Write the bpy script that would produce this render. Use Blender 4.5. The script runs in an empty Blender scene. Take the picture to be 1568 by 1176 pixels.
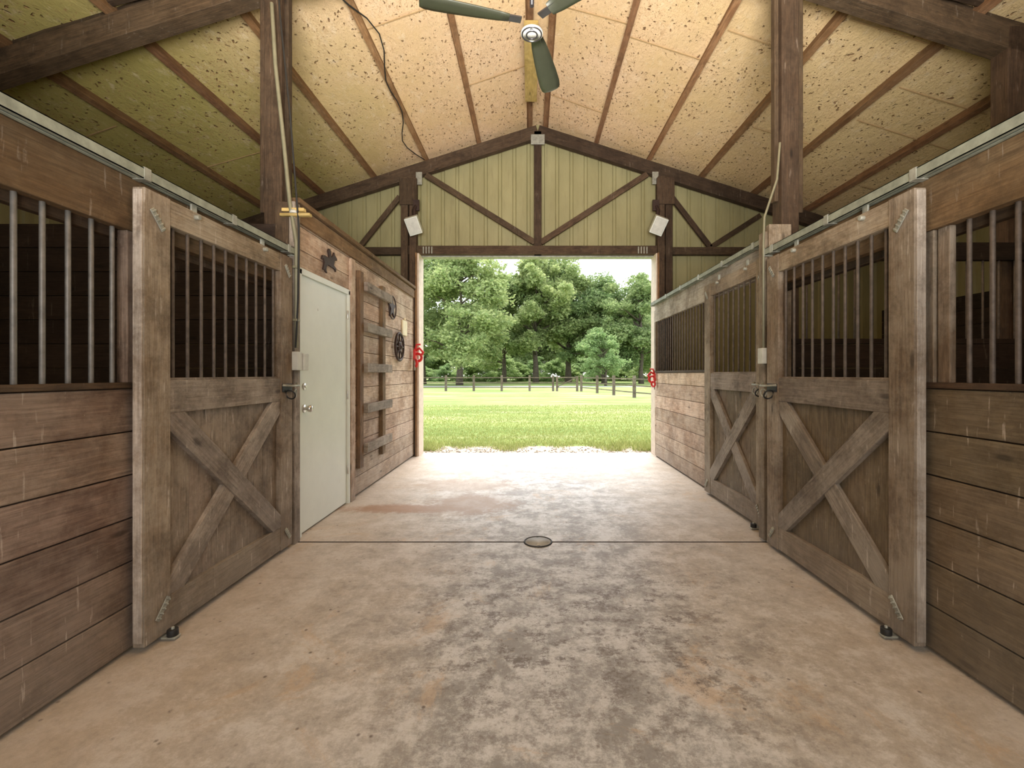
import bpy, math, random
import numpy as np
from mathutils import Vector, Matrix
random.seed(7)
rng = np.random.default_rng(7)
scene = bpy.context.scene
scene.view_settings.view_transform = 'Standard'
scene.view_settings.exposure = 0.35

# ------------------------------------------------------------------ materials
def newmat(name):
    m = bpy.data.materials.new(name); m.use_nodes = True
    nt = m.node_tree; nt.nodes.clear()
    out = nt.nodes.new('ShaderNodeOutputMaterial')
    b = nt.nodes.new('ShaderNodeBsdfPrincipled')
    nt.links.new(b.outputs[0], out.inputs[0])
    return m, nt, b, out
def N(nt, t, **kw):
    n = nt.nodes.new(t)
    for k, v in kw.items(): setattr(n, k, v)
    return n
def setin(n, d):
    for k, v in d.items(): n.inputs[k].default_value = v
    return n
def c4(c): return (c[0], c[1], c[2], 1)
def mixc(nt, fac, a, b, mode='MIX'):
    n = N(nt, 'ShaderNodeMix', data_type='RGBA', blend_type=mode)
    for idx, val in ((0, fac), (6, a), (7, b)):
        if isinstance(val, bpy.types.NodeSocket): nt.links.new(val, n.inputs[idx])
        elif idx == 0: n.inputs[0].default_value = val
        else: n.inputs[idx].default_value = c4(val)
    return n.outputs[2]
def mth(nt, op, a, b=0.0, clamp=False):
    n = N(nt, 'ShaderNodeMath', operation=op, use_clamp=clamp)
    for i, val in enumerate((a, b)):
        if isinstance(val, bpy.types.NodeSocket): nt.links.new(val, n.inputs[i])
        else: n.inputs[i].default_value = val
    return n.outputs[0]
def mrange(nt, v, a, b, c=0.0, d=1.0):
    n = N(nt, 'ShaderNodeMapRange'); nt.links.new(v, n.inputs[0])
    for i, x in enumerate((a, b, c, d)): n.inputs[i+1].default_value = x
    return n.outputs[0]
def noise(nt, vec, scale, detail=5, rough=0.6, dist=0.0):
    n = N(nt, 'ShaderNodeTexNoise')
    if vec is not None: nt.links.new(vec, n.inputs['Vector'])
    setin(n, {'Scale': scale, 'Detail': detail, 'Roughness': rough, 'Distortion': dist})
    return n.outputs[0]
def mapping(nt, vec, scale=(1,1,1), loc=(0,0,0)):
    n = N(nt, 'ShaderNodeMapping'); nt.links.new(vec, n.inputs[0])
    n.inputs['Scale'].default_value = scale; n.inputs['Location'].default_value = loc
    return n.outputs[0]
def bump(nt, b, h, strength=0.3, dist=0.01):
    n = N(nt, 'ShaderNodeBump'); nt.links.new(h, n.inputs['Height'])
    n.inputs['Strength'].default_value = strength; n.inputs['Distance'].default_value = dist
    nt.links.new(n.outputs[0], b.inputs['Normal'])

def wood(name, dark, light, weather, wamt=0.5, vary=0.22, rough=0.75, dirt=0.5, scr=.6):
    m, nt, b, out = newmat(name)
    uv = N(nt, 'ShaderNodeUVMap', uv_map='UVMap').outputs[0]
    rn = N(nt, 'ShaderNodeUVMap', uv_map='rnd').outputs[0]
    sep = N(nt, 'ShaderNodeSeparateXYZ'); nt.links.new(rn, sep.inputs[0])
    pos = N(nt, 'ShaderNodeNewGeometry').outputs['Position']
    g1 = noise(nt, mapping(nt, uv, (1.2, 30, 1)), 3, 10, .75, .6)
    g2 = noise(nt, mapping(nt, uv, (2.5, 9, 1)), 2.2, 4, .6, 1.2)
    col = mixc(nt, mrange(nt, g1, .36, .64), dark, light)
    col = mixc(nt, mrange(nt, g2, .62, .42, 0, .5), col, tuple(x*.6 for x in dark))
    w = noise(nt, pos, 2.3, 10, .78)
    wf = mth(nt, 'MULTIPLY', mrange(nt, w, .42, .58), mrange(nt, g1, .3, .65, .3, 1))
    col = mixc(nt, mth(nt, 'MULTIPLY', wf, wamt), col, weather)
    w2 = noise(nt, mapping(nt, pos, (1, 1, 1), (7, 3, 2)), 2.0, 9, .8)
    col = mixc(nt, mrange(nt, w2, .52, .62, 0, .5), col, tuple(x*.5 for x in dark))
    vor = N(nt, 'ShaderNodeTexVoronoi'); nt.links.new(mapping(nt, uv, (2.2, 6.5, 1)), vor.inputs['Vector']); vor.inputs['Scale'].default_value = 1
    kn = mrange(nt, vor.outputs['Distance'], .05, .12, .7, 0)
    col = mixc(nt, kn, col, tuple(x*.3 for x in dark))
    br = mrange(nt, sep.outputs[0], 0, 1, 1-vary, 1+vary*.8)
    hsv = N(nt, 'ShaderNodeHueSaturation'); nt.links.new(col, hsv.inputs['Color']); nt.links.new(br, hsv.inputs['Value'])
    nt.links.new(mrange(nt, sep.outputs[1], 0, 1, .496, .507), hsv.inputs['Hue'])
    col = hsv.outputs[0]
    sp = N(nt, 'ShaderNodeSeparateXYZ'); nt.links.new(pos, sp.inputs[0])
    dz = mth(nt, 'ADD', sp.outputs[2], mth(nt, 'MULTIPLY', noise(nt, pos, 3, 6, .7), .6))
    df = mrange(nt, dz, .85, .3, 0, dirt)
    col = mixc(nt, df, col, (.17, .145, .12))
    sc = noise(nt, mapping(nt, pos, (9, 9, 5)), 3.0, 10, .88)
    col = mixc(nt, mrange(nt, sc, .62, .67, 0, scr), col, (.48, .41, .34))
    sv = noise(nt, mapping(nt, pos, (45, 45, 5)), 1.0, 3, .5)
    svm = mth(nt, 'MULTIPLY', mrange(nt, sv, .65, .69, 0, 1), mrange(nt, w, .46, .56))
    col = mixc(nt, mth(nt, 'MULTIPLY', svm, scr), col, (.50, .43, .36))
    nt.links.new(col, b.inputs['Base Color'])
    b.inputs['Roughness'].default_value = rough
    b.inputs['Specular IOR Level'].default_value = .3
    bump(nt, b, g1, .55, .006)
    return m

W_WALL = wood('wood_wall_stain', (.13, .083, .060), (.27, .182, .135), (.35, .27, .215), .75)
W_WALLR = wood('wood_wall_olive', (.105, .074, .043), (.205, .148, .088), (.26, .205, .145), .5, .15)
W_FAR = wood('wood_wall_doorlit', (.32, .205, .135), (.60, .43, .30), (.74, .62, .50), .7)  # pale far planks, albedo raised to carry the doorway light
W_DOOR = wood('wood_door_frame', (.15, .105, .067), (.30, .22, .145), (.39, .33, .255), .85, .18)
W_PANEL = wood('wood_door_panel', (.13, .092, .065), (.25, .185, .135), (.34, .28, .22), .8)
W_BRACE = wood('wood_brace_grey', (.145, .11, .083), (.28, .225, .175), (.38, .33, .275), .85, .18)
W_DARK = wood('wood_frame_dark', (.042, .025, .014), (.105, .062, .034), (.16, .11, .07), .3, .3, scr=.15)
W_PURL = wood('wood_purlin', (.19, .088, .040), (.36, .19, .088), (.42, .28, .16), .3, .25, scr=.2)
W_HEAD = wood('wood_header', (.115, .064, .030), (.22, .127, .062), (.29, .205, .125), .35, .2, scr=.3)
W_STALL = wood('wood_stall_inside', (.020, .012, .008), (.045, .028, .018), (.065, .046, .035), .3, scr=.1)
W_YEL = wood('wood_new_pine', (.42, .29, .08), (.62, .45, .17), (.55, .46, .3), .2, scr=.1)
W_FENCE = wood('wood_fence', (.10, .072, .05), (.21, .155, .105), (.28, .235, .19), .5)
W_WHITE = wood('wood_weathered_white', (.24, .185, .135), (.42, .34, .26), (.64, .57, .49), .8)

def simple(name, col, rough=.5, metal=0, var=.15, nscale=12, bumpv=0.0, spec=.5):
    m, nt, b, out = newmat(name)
    pos = N(nt, 'ShaderNodeNewGeometry').outputs['Position']
    n = noise(nt, pos, nscale, 6, .65)
    col2 = mixc(nt, mrange(nt, n, .3, .7), tuple(x*(1-var) for x in col), tuple(min(1, x*(1+var)) for x in col))
    nt.links.new(col2, b.inputs['Base Color'])
    b.inputs['Roughness'].default_value = rough; b.inputs['Metallic'].default_value = metal
    b.inputs['Specular IOR Level'].default_value = spec
    if bumpv: bump(nt, b, n, bumpv, .004)
    return m
M_GALV = simple('galvanised_steel', (.34, .34, .29), .5, .4, .35, 18)
M_TRACK = simple('galvanised_track', (.25, .265, .21), .6, .15, .3, 14)
M_BAR = simple('steel_bar', (.20, .19, .175), .5, .3, .3, 20)
M_BARD = simple('rusty_bar', (.115, .09, .072), .6, .25, .4, 25)
M_BLACK = simple('black_rubber', (.012, .012, .012), .6)
M_JOINT = simple('joint_filler', (.04, .032, .026), .9, spec=.1)
M_IRON = simple('dark_iron', (.05, .03, .025), .6, .5, .3, 30)
M_RED = simple('red_paint', (.6, .02, .02), .45)
M_WHITE = simple('white_paint_steel', (.60, .63, .57), .45, 0, .05, 3)
M_PLAST = simple('grey_plastic', (.50, .50, .45), .5)
M_OLIVE = simple('fan_blade_olive', (.030, .033, .020), .5)
M_FAN = simple('fan_motor_black', (.02, .018, .02), .35)
M_CHROME = simple('brushed_nickel', (.6, .58, .54), .3, .9)
M_COND = simple('conduit_grey', (.20, .19, .125), .5, .2)
M_CREAM = simple('cream_plaque', (.75, .66, .45), .6)
M_ROOFOUT = simple('roof_steel', (.3, .32, .3), .5, .3)
M_BARK = simple('bark', (.11, .085, .065), .9, 0, .4, 4, .5)

def siding():
    m, nt, b, out = newmat('olive_metal_siding')
    pos = N(nt, 'ShaderNodeNewGeometry').outputs['Position']
    n = noise(nt, mapping(nt, pos, (1, 1, .3)), 3, 7, .7)
    col = mixc(nt, mrange(nt, n, .3, .7), (.26, .235, .115), (.345, .315, .165))
    st = noise(nt, mapping(nt, pos, (12, 12, .8)), 2, 5, .7)
    col = mixc(nt, mrange(nt, st, .56, .72, 0, .6), col, (.20, .17, .09))
    nt.links.new(col, b.inputs['Base Color'])
    b.inputs['Roughness'].default_value = .5
    b.inputs['Specular IOR Level'].default_value = .35
    return m
M_SIDE = siding()

def ceilmat():
    m, nt, b, out = newmat('insulation_board')
    pos = N(nt, 'ShaderNodeNewGeometry').outputs['Position']
    sp = N(nt, 'ShaderNodeSeparateXYZ'); nt.links.new(pos, sp.inputs[0])
    n = noise(nt, pos, 1.1, 6, .6)
    col = mixc(nt, mrange(nt, n, .35, .65), (.80, .57, .31), (.90, .65, .42))
    side_x = mth(nt, 'ADD', sp.outputs[0], mth(nt, 'MULTIPLY', noise(nt, pos, .7, 4, .6), 1.6))
    col = mixc(nt, mrange(nt, side_x, -.8, -2.9, 0, .95), col, (.50, .43, .135))  # green light cast off the grass, painted into the left ceiling colour
    col = mixc(nt, mrange(nt, side_x, 2.0, 4.5, 0, .7), col, (.74, .57, .28))
    cl = noise(nt, pos, 2.2, 7, .75)
    wob = N(nt, 'ShaderNodeTexNoise'); nt.links.new(pos, wob.inputs['Vector']); wob.inputs['Scale'].default_value = 14
    va = N(nt, 'ShaderNodeVectorMath', operation='MULTIPLY_ADD'); nt.links.new(wob.outputs['Color'], va.inputs[0]); va.inputs[1].default_value = (.09, .09, .09); nt.links.new(pos, va.inputs[2])
    wp = va.outputs[0]
    v = N(nt, 'ShaderNodeTexVoronoi'); nt.links.new(mapping(nt, wp, (1.5, .8, 1.5)), v.inputs['Vector']); v.inputs['Scale'].default_value = 13
    spots = mth(nt, 'MULTIPLY', mrange(nt, v.outputs['Distance'], .12, .22, 1, 0), mrange(nt, cl, .40, .49))
    col = mixc(nt, mth(nt, 'MULTIPLY', spots, .9), col, (.25, .12, .05))
    v2 = N(nt, 'ShaderNodeTexVoronoi'); nt.links.new(mapping(nt, wp, (1.3, 1, 1.3), (3, 5, 1)), v2.inputs['Vector']); v2.inputs['Scale'].default_value = 30
    sp2 = mth(nt, 'MULTIPLY', mrange(nt, v2.outputs['Distance'], .15, .3, 1, 0), mrange(nt, cl, .43, .52))
    col = mixc(nt, mth(nt, 'MULTIPLY', sp2, .75), col, (.36, .19, .08))
    fl = noise(nt, mapping(nt, pos, (3, 1.4, 3)), 9, 10, .85)
    flk = mth(nt, 'MULTIPLY', mrange(nt, fl, .54, .58, 0, 1), mrange(nt, cl, .44, .57))
    col = mixc(nt, mth(nt, 'MULTIPLY', flk, .6), col, (.50, .30, .14))
    lt = noise(nt, mapping(nt, pos, (2, 1, 2)), 6, 9, .8)
    col = mixc(nt, mrange(nt, lt, .54, .66, 0, .45), col, (.97, .82, .62))
    nt.links.new(col, b.inputs['Base Color']); b.inputs['Roughness'].default_value = .55
    b.inputs['Specular IOR Level'].default_value = .3
    hb = mth(nt, 'ADD', noise(nt, mapping(nt, pos, (1, .5, 1)), 7, 10, .75), mth(nt, 'MULTIPLY', spots, -.5))
    bump(nt, b, hb, 1.0, .035)
    return m
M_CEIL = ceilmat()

def concrete():
    m, nt, b, out = newmat('stained_concrete')
    pos = N(nt, 'ShaderNodeNewGeometry').outputs['Position']
    sp = N(nt, 'ShaderNodeSeparateXYZ'); nt.links.new(pos, sp.inputs[0])
    X, Y = sp.outputs[0], sp.outputs[1]
    n1 = noise(nt, pos, .8, 9, .7); n2 = noise(nt, pos, 4.0, 12, .85); n3 = noise(nt, pos, 34, 6, .8); n4 = noise(nt, pos, 1.7, 10, .8, .8)
    col = mixc(nt, mrange(nt, n1, .38, .62), (.40, .355, .30), (.44, .42, .395))
    col = mixc(nt, mrange(nt, n2, .49, .57, 0, .75), col, (.59, .57, .545))
    col = mixc(nt, mrange(nt, n2, .47, .40, 0, .65), col, (.25, .225, .20))
    cx = mth(nt, 'ABSOLUTE', mth(nt, 'SUBTRACT', X, .15))
    cg = mth(nt, 'ADD', cx, mth(nt, 'MULTIPLY', n4, 1.3))
    col = mixc(nt, mrange(nt, cg, 1.6, 1.1, 0, .8), col, mixc(nt, mrange(nt, n2, .45, .55), (.225, .225, .225), (.53, .54, .55)))
    col = mixc(nt, mrange(nt, cg, 1.8, 2.5, 0, .55), col, (.47, .375, .27))
    col = mixc(nt, mrange(nt, n4, .56, .62, 0, .5), col, (.47, .34, .215))
    def stain(x, y, sx, sy, c, amt, col, wob=1.2):
        dx = mth(nt, 'MULTIPLY', mth(nt, 'SUBTRACT', X, x), 1/sx)
        dy = mth(nt, 'MULTIPLY', mth(nt, 'SUBTRACT', Y, y), 1/sy)
        d = mth(nt, 'SQRT', mth(nt, 'ADD', mth(nt, 'MULTIPLY', dx, dx), mth(nt, 'MULTIPLY', dy, dy)))
        d = mth(nt, 'ADD', d, mth(nt, 'MULTIPLY', mth(nt, 'SUBTRACT', n2, .5), wob*4))
        return mixc(nt, mrange(nt, d, 1.1, .6, 0, amt), col, c)
    col = stain(-1.2, 4.3, .75, .15, (.29, .155, .075), .9, col, .4)
    col = stain(-.6, 4.45, .5, .42, (.27, .175, .105), .85, col, .45)
    col = stain(-.75, 5.2, .75, .32, (.33, .235, .16), .6, col, .5)
    col = stain(.7, 5.6, .8, .3, (.33, .29, .25), .5, col, .7)
    reg = mth(nt, 'MULTIPLY', mrange(nt, mth(nt, 'ABSOLUTE', mth(nt, 'SUBTRACT', X, .25)), .5, 1.2, 1, 0), mrange(nt, mth(nt, 'ABSOLUTE', mth(nt, 'SUBTRACT', Y, 2.35)), .35, 1.25, 1, 0))
    f2 = noise(nt, mapping(nt, pos, (1, 1.2, 1)), 6.5, 14, .9)
    col = mixc(nt, mth(nt, 'MULTIPLY', mth(nt, 'MULTIPLY', mrange(nt, f2, .515, .55), reg), .9), col, (.12, .095, .08))
    v = N(nt, 'ShaderNodeTexVoronoi'); nt.links.new(pos, v.inputs['Vector']); v.inputs['Scale'].default_value = 13
    col = mixc(nt, mth(nt, 'MULTIPLY', mrange(nt, v.outputs['Distance'], .06, .13, .9, 0), mrange(nt, n4, .45, .55)), col, (.10, .075, .06))
    col = mixc(nt, mrange(nt, n3, .45, .7, 0, .3), col, (.2, .17, .14))
    nt.links.new(col, b.inputs['Base Color'])
    nt.links.new(mrange(nt, n2, .3, .7, .62, .40), b.inputs['Roughness'])
    b.inputs['Specular IOR Level'].default_value = .5
    bump(nt, b, mth(nt, 'ADD', n2, mth(nt, 'MULTIPLY', n3, .5)), .35, .006)
    return m
M_CONC = concrete()

def grassmat():
    m, nt, b, out = newmat('lawn')
    pos = N(nt, 'ShaderNodeNewGeometry').outputs['Position']
    n1 = noise(nt, mapping(nt, pos, (.35, 1.2, 1)), .45, 7, .7); n2 = noise(nt, pos, 5, 9, .85)
    col = mixc(nt, mrange(nt, n1, .4, .6), (.12, .20, .045), (.28, .35, .11))
    col = mixc(nt, mrange(nt, n2, .35, .7, 0, .6), col, (.31, .36, .135))
    n3 = noise(nt, mapping(nt, pos, (.25, 1, 1)), .5, 6, .65)
    col = mixc(nt, mrange(nt, n3, .52, .62, 0, .65), col, (.43, .42, .24))
    nt.links.new(col, b.inputs['Base Color']); b.inputs['Roughness'].default_value = .9
    b.inputs['Specular IOR Level'].default_value = .1
    return m
M_GRASS = grassmat()
def bladem(name, a, bb, tf=.4):
    m, nt, b, out = newmat(name)
    rn = N(nt, 'ShaderNodeUVMap', uv_map='rnd').outputs[0]
    sep = N(nt, 'ShaderNodeSeparateXYZ'); nt.links.new(rn, sep.inputs[0])
    oi = N(nt, 'ShaderNodeObjectInfo')
    col = mixc(nt, sep.outputs[0], a, bb)
    hs = N(nt, 'ShaderNodeHueSaturation'); nt.links.new(col, hs.inputs['Color'])
    nt.links.new(mrange(nt, oi.outputs['Random'], 0, 1, .475, .51), hs.inputs['Hue']); nt.links.new(mrange(nt, oi.outputs['Random'], 0, 1, 1.2, .85), hs.inputs['Value'])
    col = hs.outputs[0]
    nt.links.new(col, b.inputs['Base Color']); b.inputs['Roughness'].default_value = .7
    b.inputs['Specular IOR Level'].default_value = .2
    tr = N(nt, 'ShaderNodeBsdfTranslucent'); nt.links.new(col, tr.inputs[0])
    mx = N(nt, 'ShaderNodeMixShader'); mx.inputs[0].default_value = tf
    nt.links.new(b.outputs[0], mx.inputs[1]); nt.links.new(tr.outputs[0], mx.inputs[2]); nt.links.new(mx.outputs[0], out.inputs[0])
    return m
M_BLADE = bladem('grass_blade', (.15, .22, .05), (.38, .42, .17))
M_LEAF = bladem('oak_leaf', (.19, .29, .11), (.42, .50, .23), .5)
M_LEAF2 = bladem('shrub_leaf', (.24, .37, .14), (.46, .56, .26), .5)
def gravel():
    m, nt, b, out = newmat('gravel')
    pos = N(nt, 'ShaderNodeNewGeometry').outputs['Position']
    v = N(nt, 'ShaderNodeTexVoronoi'); nt.links.new(pos, v.inputs['Vector']); v.inputs['Scale'].default_value = 28
    col = mixc(nt, v.outputs['Color'], (.36, .30, .23), (.60, .54, .46))
    n = noise(nt, pos, 3, 8, .8)
    col = mixc(nt, mrange(nt, n, .52, .6, 0, .7), col, (.25, .20, .14))
    nt.links.new(col, b.inputs['Base Color']); b.inputs['Roughness'].default_value = .9
    bump(nt, b, v.outputs['Distance'], .8, .02)
    return m
M_GRAVEL = gravel()
M_ROAD = simple('road', (.4, .39, .37), .9)

# ------------------------------------------------------------------ mesh builder
class MB:
    def __init__(s, name, mats):
        s.name = name; s.mats = mats; s.v = []; s.f = []; s.m = []; s.uv = []; s.r = []; s.sm = []
    def face(s, idx, mat=0, uv=None, r=None, smooth=False):
        s.f.append(idx); s.m.append(mat); s.sm.append(smooth)
        s.uv.append(uv if uv else [(0, 0)]*len(idx)); s.r.append(r if r else (.5, .5))
    def hexa(s, M, sx, sy, sz, mat=0, grain=0):
        b = len(s.v); L = []
        for z in (-1, 1):
            for y in (-1, 1):
                for x in (-1, 1):
                    p = Vector((x*sx/2, y*sy/2, z*sz/2)); L.append(p); s.v.append(tuple(M @ p))
        r = (random.random(), random.random()); ou, ov = random.random()*20, random.random()*20
        flip = M.determinant() < 0
        for idx, ax in (((0, 4, 6, 2), 0), ((1, 3, 7, 5), 0), ((0, 1, 5, 4), 1), ((2, 6, 7, 3), 1), ((0, 2, 3, 1), 2), ((4, 5, 7, 6), 2)):
            if ax == grain:
                a, c = [i for i in range(3) if i != grain]; uv = [(L[i][a]*.2+ou, L[i][c]+ov) for i in idx]
            else:
                o = [i for i in range(3) if i != grain and i != ax][0]
                uv = [(L[i][grain]+ou, L[i][o]+ov+ax*.37) for i in idx]
            ii = [b+i for i in idx]
            if flip: ii = ii[::-1]; uv = uv[::-1]
            s.face(ii, mat, uv, r)
    def box(s, lo, hi, mat=0, grain=None):
        lo, hi = [min(a, b) for a, b in zip(lo, hi)], [max(a, b) for a, b in zip(lo, hi)]
        d = [hi[i]-lo[i] for i in range(3)]
        if grain is None: grain = d.index(max(d))
        s.hexa(Matrix.Translation([(lo[i]+hi[i])/2 for i in range(3)]), *d, mat=mat, grain=grain)
    def beam(s, p0, p1, w, t, nrm, mat=0):
        p0, p1, n = Vector(p0), Vector(p1), Vector(nrm)
        x = (p1-p0).normalized(); y = n.cross(x).normalized(); z = x.cross(y)
        M = Matrix((x, y, z)).transposed().to_4x4(); M.translation = (p0+p1)/2
        s.hexa(M, (p1-p0).length, w, t, mat, 0)
    def cyl(s, p0, p1, r, seg=10, mat=0, r2=None, cap=True):
        s.tube([p0, p1], [r, r if r2 is None else r2], seg, mat, cap)
    def tube(s, pts, r, seg=8, mat=0, cap=True, closed=False):
        pts = [Vector(p) for p in pts]; n = len(pts)
        if not isinstance(r, (list, tuple)): r = [r]*n
        b = len(s.v); prev = None
        for i, p in enumerate(pts):
            if closed: t = pts[(i+1) % n]-pts[i-1]
            else: t = pts[min(i+1, n-1)]-pts[max(i-1, 0)]
            t.normalize()
            if prev is None:
                a = Vector((0, 0, 1)) if abs(t.z) < .9 else Vector((1, 0, 0)); u = t.cross(a).normalized()
            else: u = (prev-t*prev.dot(t)).normalized()
            prev = u; w = t.cross(u)
            for k in range(seg):
                an = 2*math.pi*k/seg; s.v.append(tuple(p+(u*math.cos(an)+w*math.sin(an))*r[i]))
        for i in range(n if closed else n-1):
            for k in range(seg):
                a0 = b+i*seg+k; a1 = b+i*seg+(k+1) % seg; j = (i+1) % n
                s.face([a0, a1, b+j*seg+(k+1) % seg, b+j*seg+k], mat, smooth=True)
        if cap and not closed:
            s.face([b+k for k in range(seg)][::-1], mat); s.face([b+(n-1)*seg+k for k in range(seg)], mat)
    def ring(s, c, ax, R, r, seg=24, mat=0, a0=0, a1=2*math.pi):
        ax = Vector(ax).normalized(); a = Vector((0, 0, 1)) if abs(ax.z) < .9 else Vector((1, 0, 0))
        u = ax.cross(a).normalized(); w = ax.cross(u); full = abs(a1-a0-2*math.pi) < 1e-6
        pts = [Vector(c)+(u*math.cos(t)+w*math.sin(t))*R for t in [a0+(a1-a0)*i/(seg if full else seg-1) for i in range(seg)]]
        s.tube(pts, r, 7, mat, closed=full)
    def lathe(s, c, ax, prof, seg=24, mat=0):
        ax = Vector(ax).normalized(); c = Vector(c)
        s.tube([c+ax*h for h, r in prof], [max(r, .0005) for h, r in prof], seg, mat)
    def prism(s, pts, o, u, v, t, mat=0):
        o, u, v = Vector(o), Vector(u), Vector(v); n = u.cross(v).normalized(); b = len(s.v); k = len(pts)
        for d in (-t/2, t/2):
            for (x, y) in pts: s.v.append(tuple(o+u*x+v*y+n*d))
        s.face([b+i for i in range(k)][::-1], mat, [pts[i] for i in range(k)][::-1]); s.face([b+k+i for i in range(k)], mat, list(pts))
        for i in range(k):
            j = (i+1) % k; s.face([b+i, b+j, b+k+j, b+k+i], mat)
    def done(s, bevel=0.0, parent=None, recenter=True):
        me = bpy.data.meshes.new(s.name); V = np.array(s.v, dtype=float)
        off = np.zeros(3)
        if recenter:
            off = np.array([(V[:, 0].min()+V[:, 0].max())/2, (V[:, 1].min()+V[:, 1].max())/2, V[:, 2].min()])
        me.from_pydata((V-off).tolist(), [], s.f)
        for m in s.mats: me.materials.append(m)
        me.polygons.foreach_set('material_index', s.m); me.polygons.foreach_set('use_smooth', s.sm)
        u1 = me.uv_layers.new(name='UVMap'); u2 = me.uv_layers.new(name='rnd')
        a = []; c = []
        for uv, r, f in zip(s.uv, s.r, s.f):
            for q in uv: a += [q[0], q[1]]
            c += [r[0], r[1]]*len(f)
        u1.data.foreach_set('uv', a); u2.data.foreach_set('uv', c)
        me.update()
        ob = bpy.data.objects.new(s.name, me); ob.location = off
        scene.collection.objects.link(ob)
        if bevel:
            md = ob.modifiers.new('bevel', 'BEVEL'); md.width = bevel; md.segments = 2; md.limit_method = 'ANGLE'; md.angle_limit = math.radians(50)
        if parent: ob.parent = parent
        return ob

# ------------------------------------------------------------------ key dimensions
XR = .12; ZR = 5.40; SL = .32
YF = 7.30; YB = -3.6; XS = 5.55
def zc(x): return ZR-SL*abs(x-XR)

b = MB('floor', [M_CONC, M_JOINT])
b.box((XR-XS, YB, -.12), (XR+XS, 3.430, 0)); b.box((XR-XS, 3.452, -.12), (XR+XS, YF+.05, 0)); b.box((XR-XS, 3.4295, -.125), (XR+XS, 3.4525, -.001), 1)
b.done()
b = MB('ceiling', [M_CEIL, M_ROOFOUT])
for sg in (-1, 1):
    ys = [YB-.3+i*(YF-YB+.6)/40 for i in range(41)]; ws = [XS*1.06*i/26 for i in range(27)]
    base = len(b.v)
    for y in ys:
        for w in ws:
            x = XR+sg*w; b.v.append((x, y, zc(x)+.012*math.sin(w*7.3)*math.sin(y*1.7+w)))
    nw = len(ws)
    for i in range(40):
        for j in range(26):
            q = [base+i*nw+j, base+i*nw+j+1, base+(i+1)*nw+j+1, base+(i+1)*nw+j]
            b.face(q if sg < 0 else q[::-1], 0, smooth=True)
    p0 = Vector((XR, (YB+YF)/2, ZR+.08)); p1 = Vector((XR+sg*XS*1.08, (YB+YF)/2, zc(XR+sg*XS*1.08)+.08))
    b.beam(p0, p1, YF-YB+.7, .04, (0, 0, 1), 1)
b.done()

b = MB('trim_1', [simple('seam_tape', (.45, .30, .15), .6)])
for sg in (-1, 1):
    for k, y in enumerate((1.2, 2.4, 3.3, 4.2, 5.1, 6.1)):
        for j in range(6):
            if random.random() < .35: continue
            x0 = XR+sg*(.12+.88*j); x1 = XR+sg*(.12+.88*(j+1)); yy = y+random.uniform(-.4, .4)
            b.beam((x0, yy, zc(x0)-.014), (x1, yy+random.uniform(-.05, .05), zc(x1)-.014), .014, .004, (0, 0, 1))
b.done()

b = MB('roof_purlins', [W_PURL])
for sg in (-1, 1):
    for d in (.13, .95, 1.80, 2.65, 3.50, 4.35, 5.2):
        x = XR+sg*d
        for (y0, y1) in ((YB, 3.62), (3.62, YF)):
            b.beam((x, y0, zc(x)-.05), (x, y1, zc(x)-.05), .066, .09, (sg*SL, 0, 1))
b.done(.004)
b = MB('ridge_block', [W_YEL]); b.box((XR-.19, 4.9, ZR-.36), (XR-.03, 6.1, ZR-.19)); b.done(.005)

def truss(name, y, t, extra):
    b = MB(name, [W_DARK, M_GALV])
    for sg in (-1, 1):
        p0 = (XR, y, ZR-.2); xe = XR+sg*XS*.995; p1 = (xe, y, zc(xe)-.2)
        b.beam(p0, p1, .2, t, (0, 1, 0), 0)
    extra(b)
    return b.done(.004)
def ex_front(b):
    y = YF-.13
    b.box((XR-.06, y-.05, 3.22), (XR+.06, y+.05, ZR-.2))
    b.box((-2.0, y-.06, 3.22), (2.2, y+.06, 3.36))
    b.beam((XR-.05, y-.02, 3.42), (-1.68, y-.02, zc(-1.68)-.32), .09, .05, (0, 1, 0))
    b.beam((XR+.05, y-.02, 3.42), (1.88, y-.02, zc(1.88)-.32), .09, .05, (0, 1, 0))
    for sg, xp in ((-1, -2.05), (1, 2.2)):
        b.box((xp, y-.05, 3.22), (XR+sg*XS*.98, y+.03, 3.34))
        b.beam((xp+sg*.05, y-.02, zc(xp)-.55), (xp+sg*.7, y-.02, 3.34), .08, .05, (0, 1, 0))
        b.beam((xp+sg*1.5, y-.02, zc(xp+sg*1.5)-.4), (xp+sg*.7, y-.02, 3.34), .08, .05, (0, 1, 0))
    b.box((XR-.11, y-.065, ZR-.42), (XR+.11, y-.055, ZR-.26), 1)
    for x in (-1.78, 2.0):
        b.box((x-.05, y-.075, zc(x)-.46), (x+.05, y-.065, zc(x)-.26), 1)
    for x in (-1.6, 1.84):
        for k in range(4): b.box((x-.12+k*.045, y-.075, 3.23), (x-.10+k*.045, y-.065, 3.34), 1)
truss('roof_truss', YF-.13, .1, ex_front)
def ex_mid(b):
    y = 3.62
    for sg in (-1, 1):
        b.beam((XR+sg*2.6, y+.02, 4.62), (XR+sg*5.45, y+.02, 3.62), .15, .06, (0, 1, 0))
        b.beam((XR+sg*3.55, y-.08, 4.28), (XR+sg*3.15, y-.08, zc(3.15)-.05), .1, .05, (0, 1, 0))
        b.beam((XR+sg*.1, y, ZR-.35), (XR+sg*2.0, y, 4.05+.4), .1, .06, (0, 1, 0))
truss('roof_truss', 3.62, .14, ex_mid)
truss('roof_truss', YB+.2, .1, lambda b: None)

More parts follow.
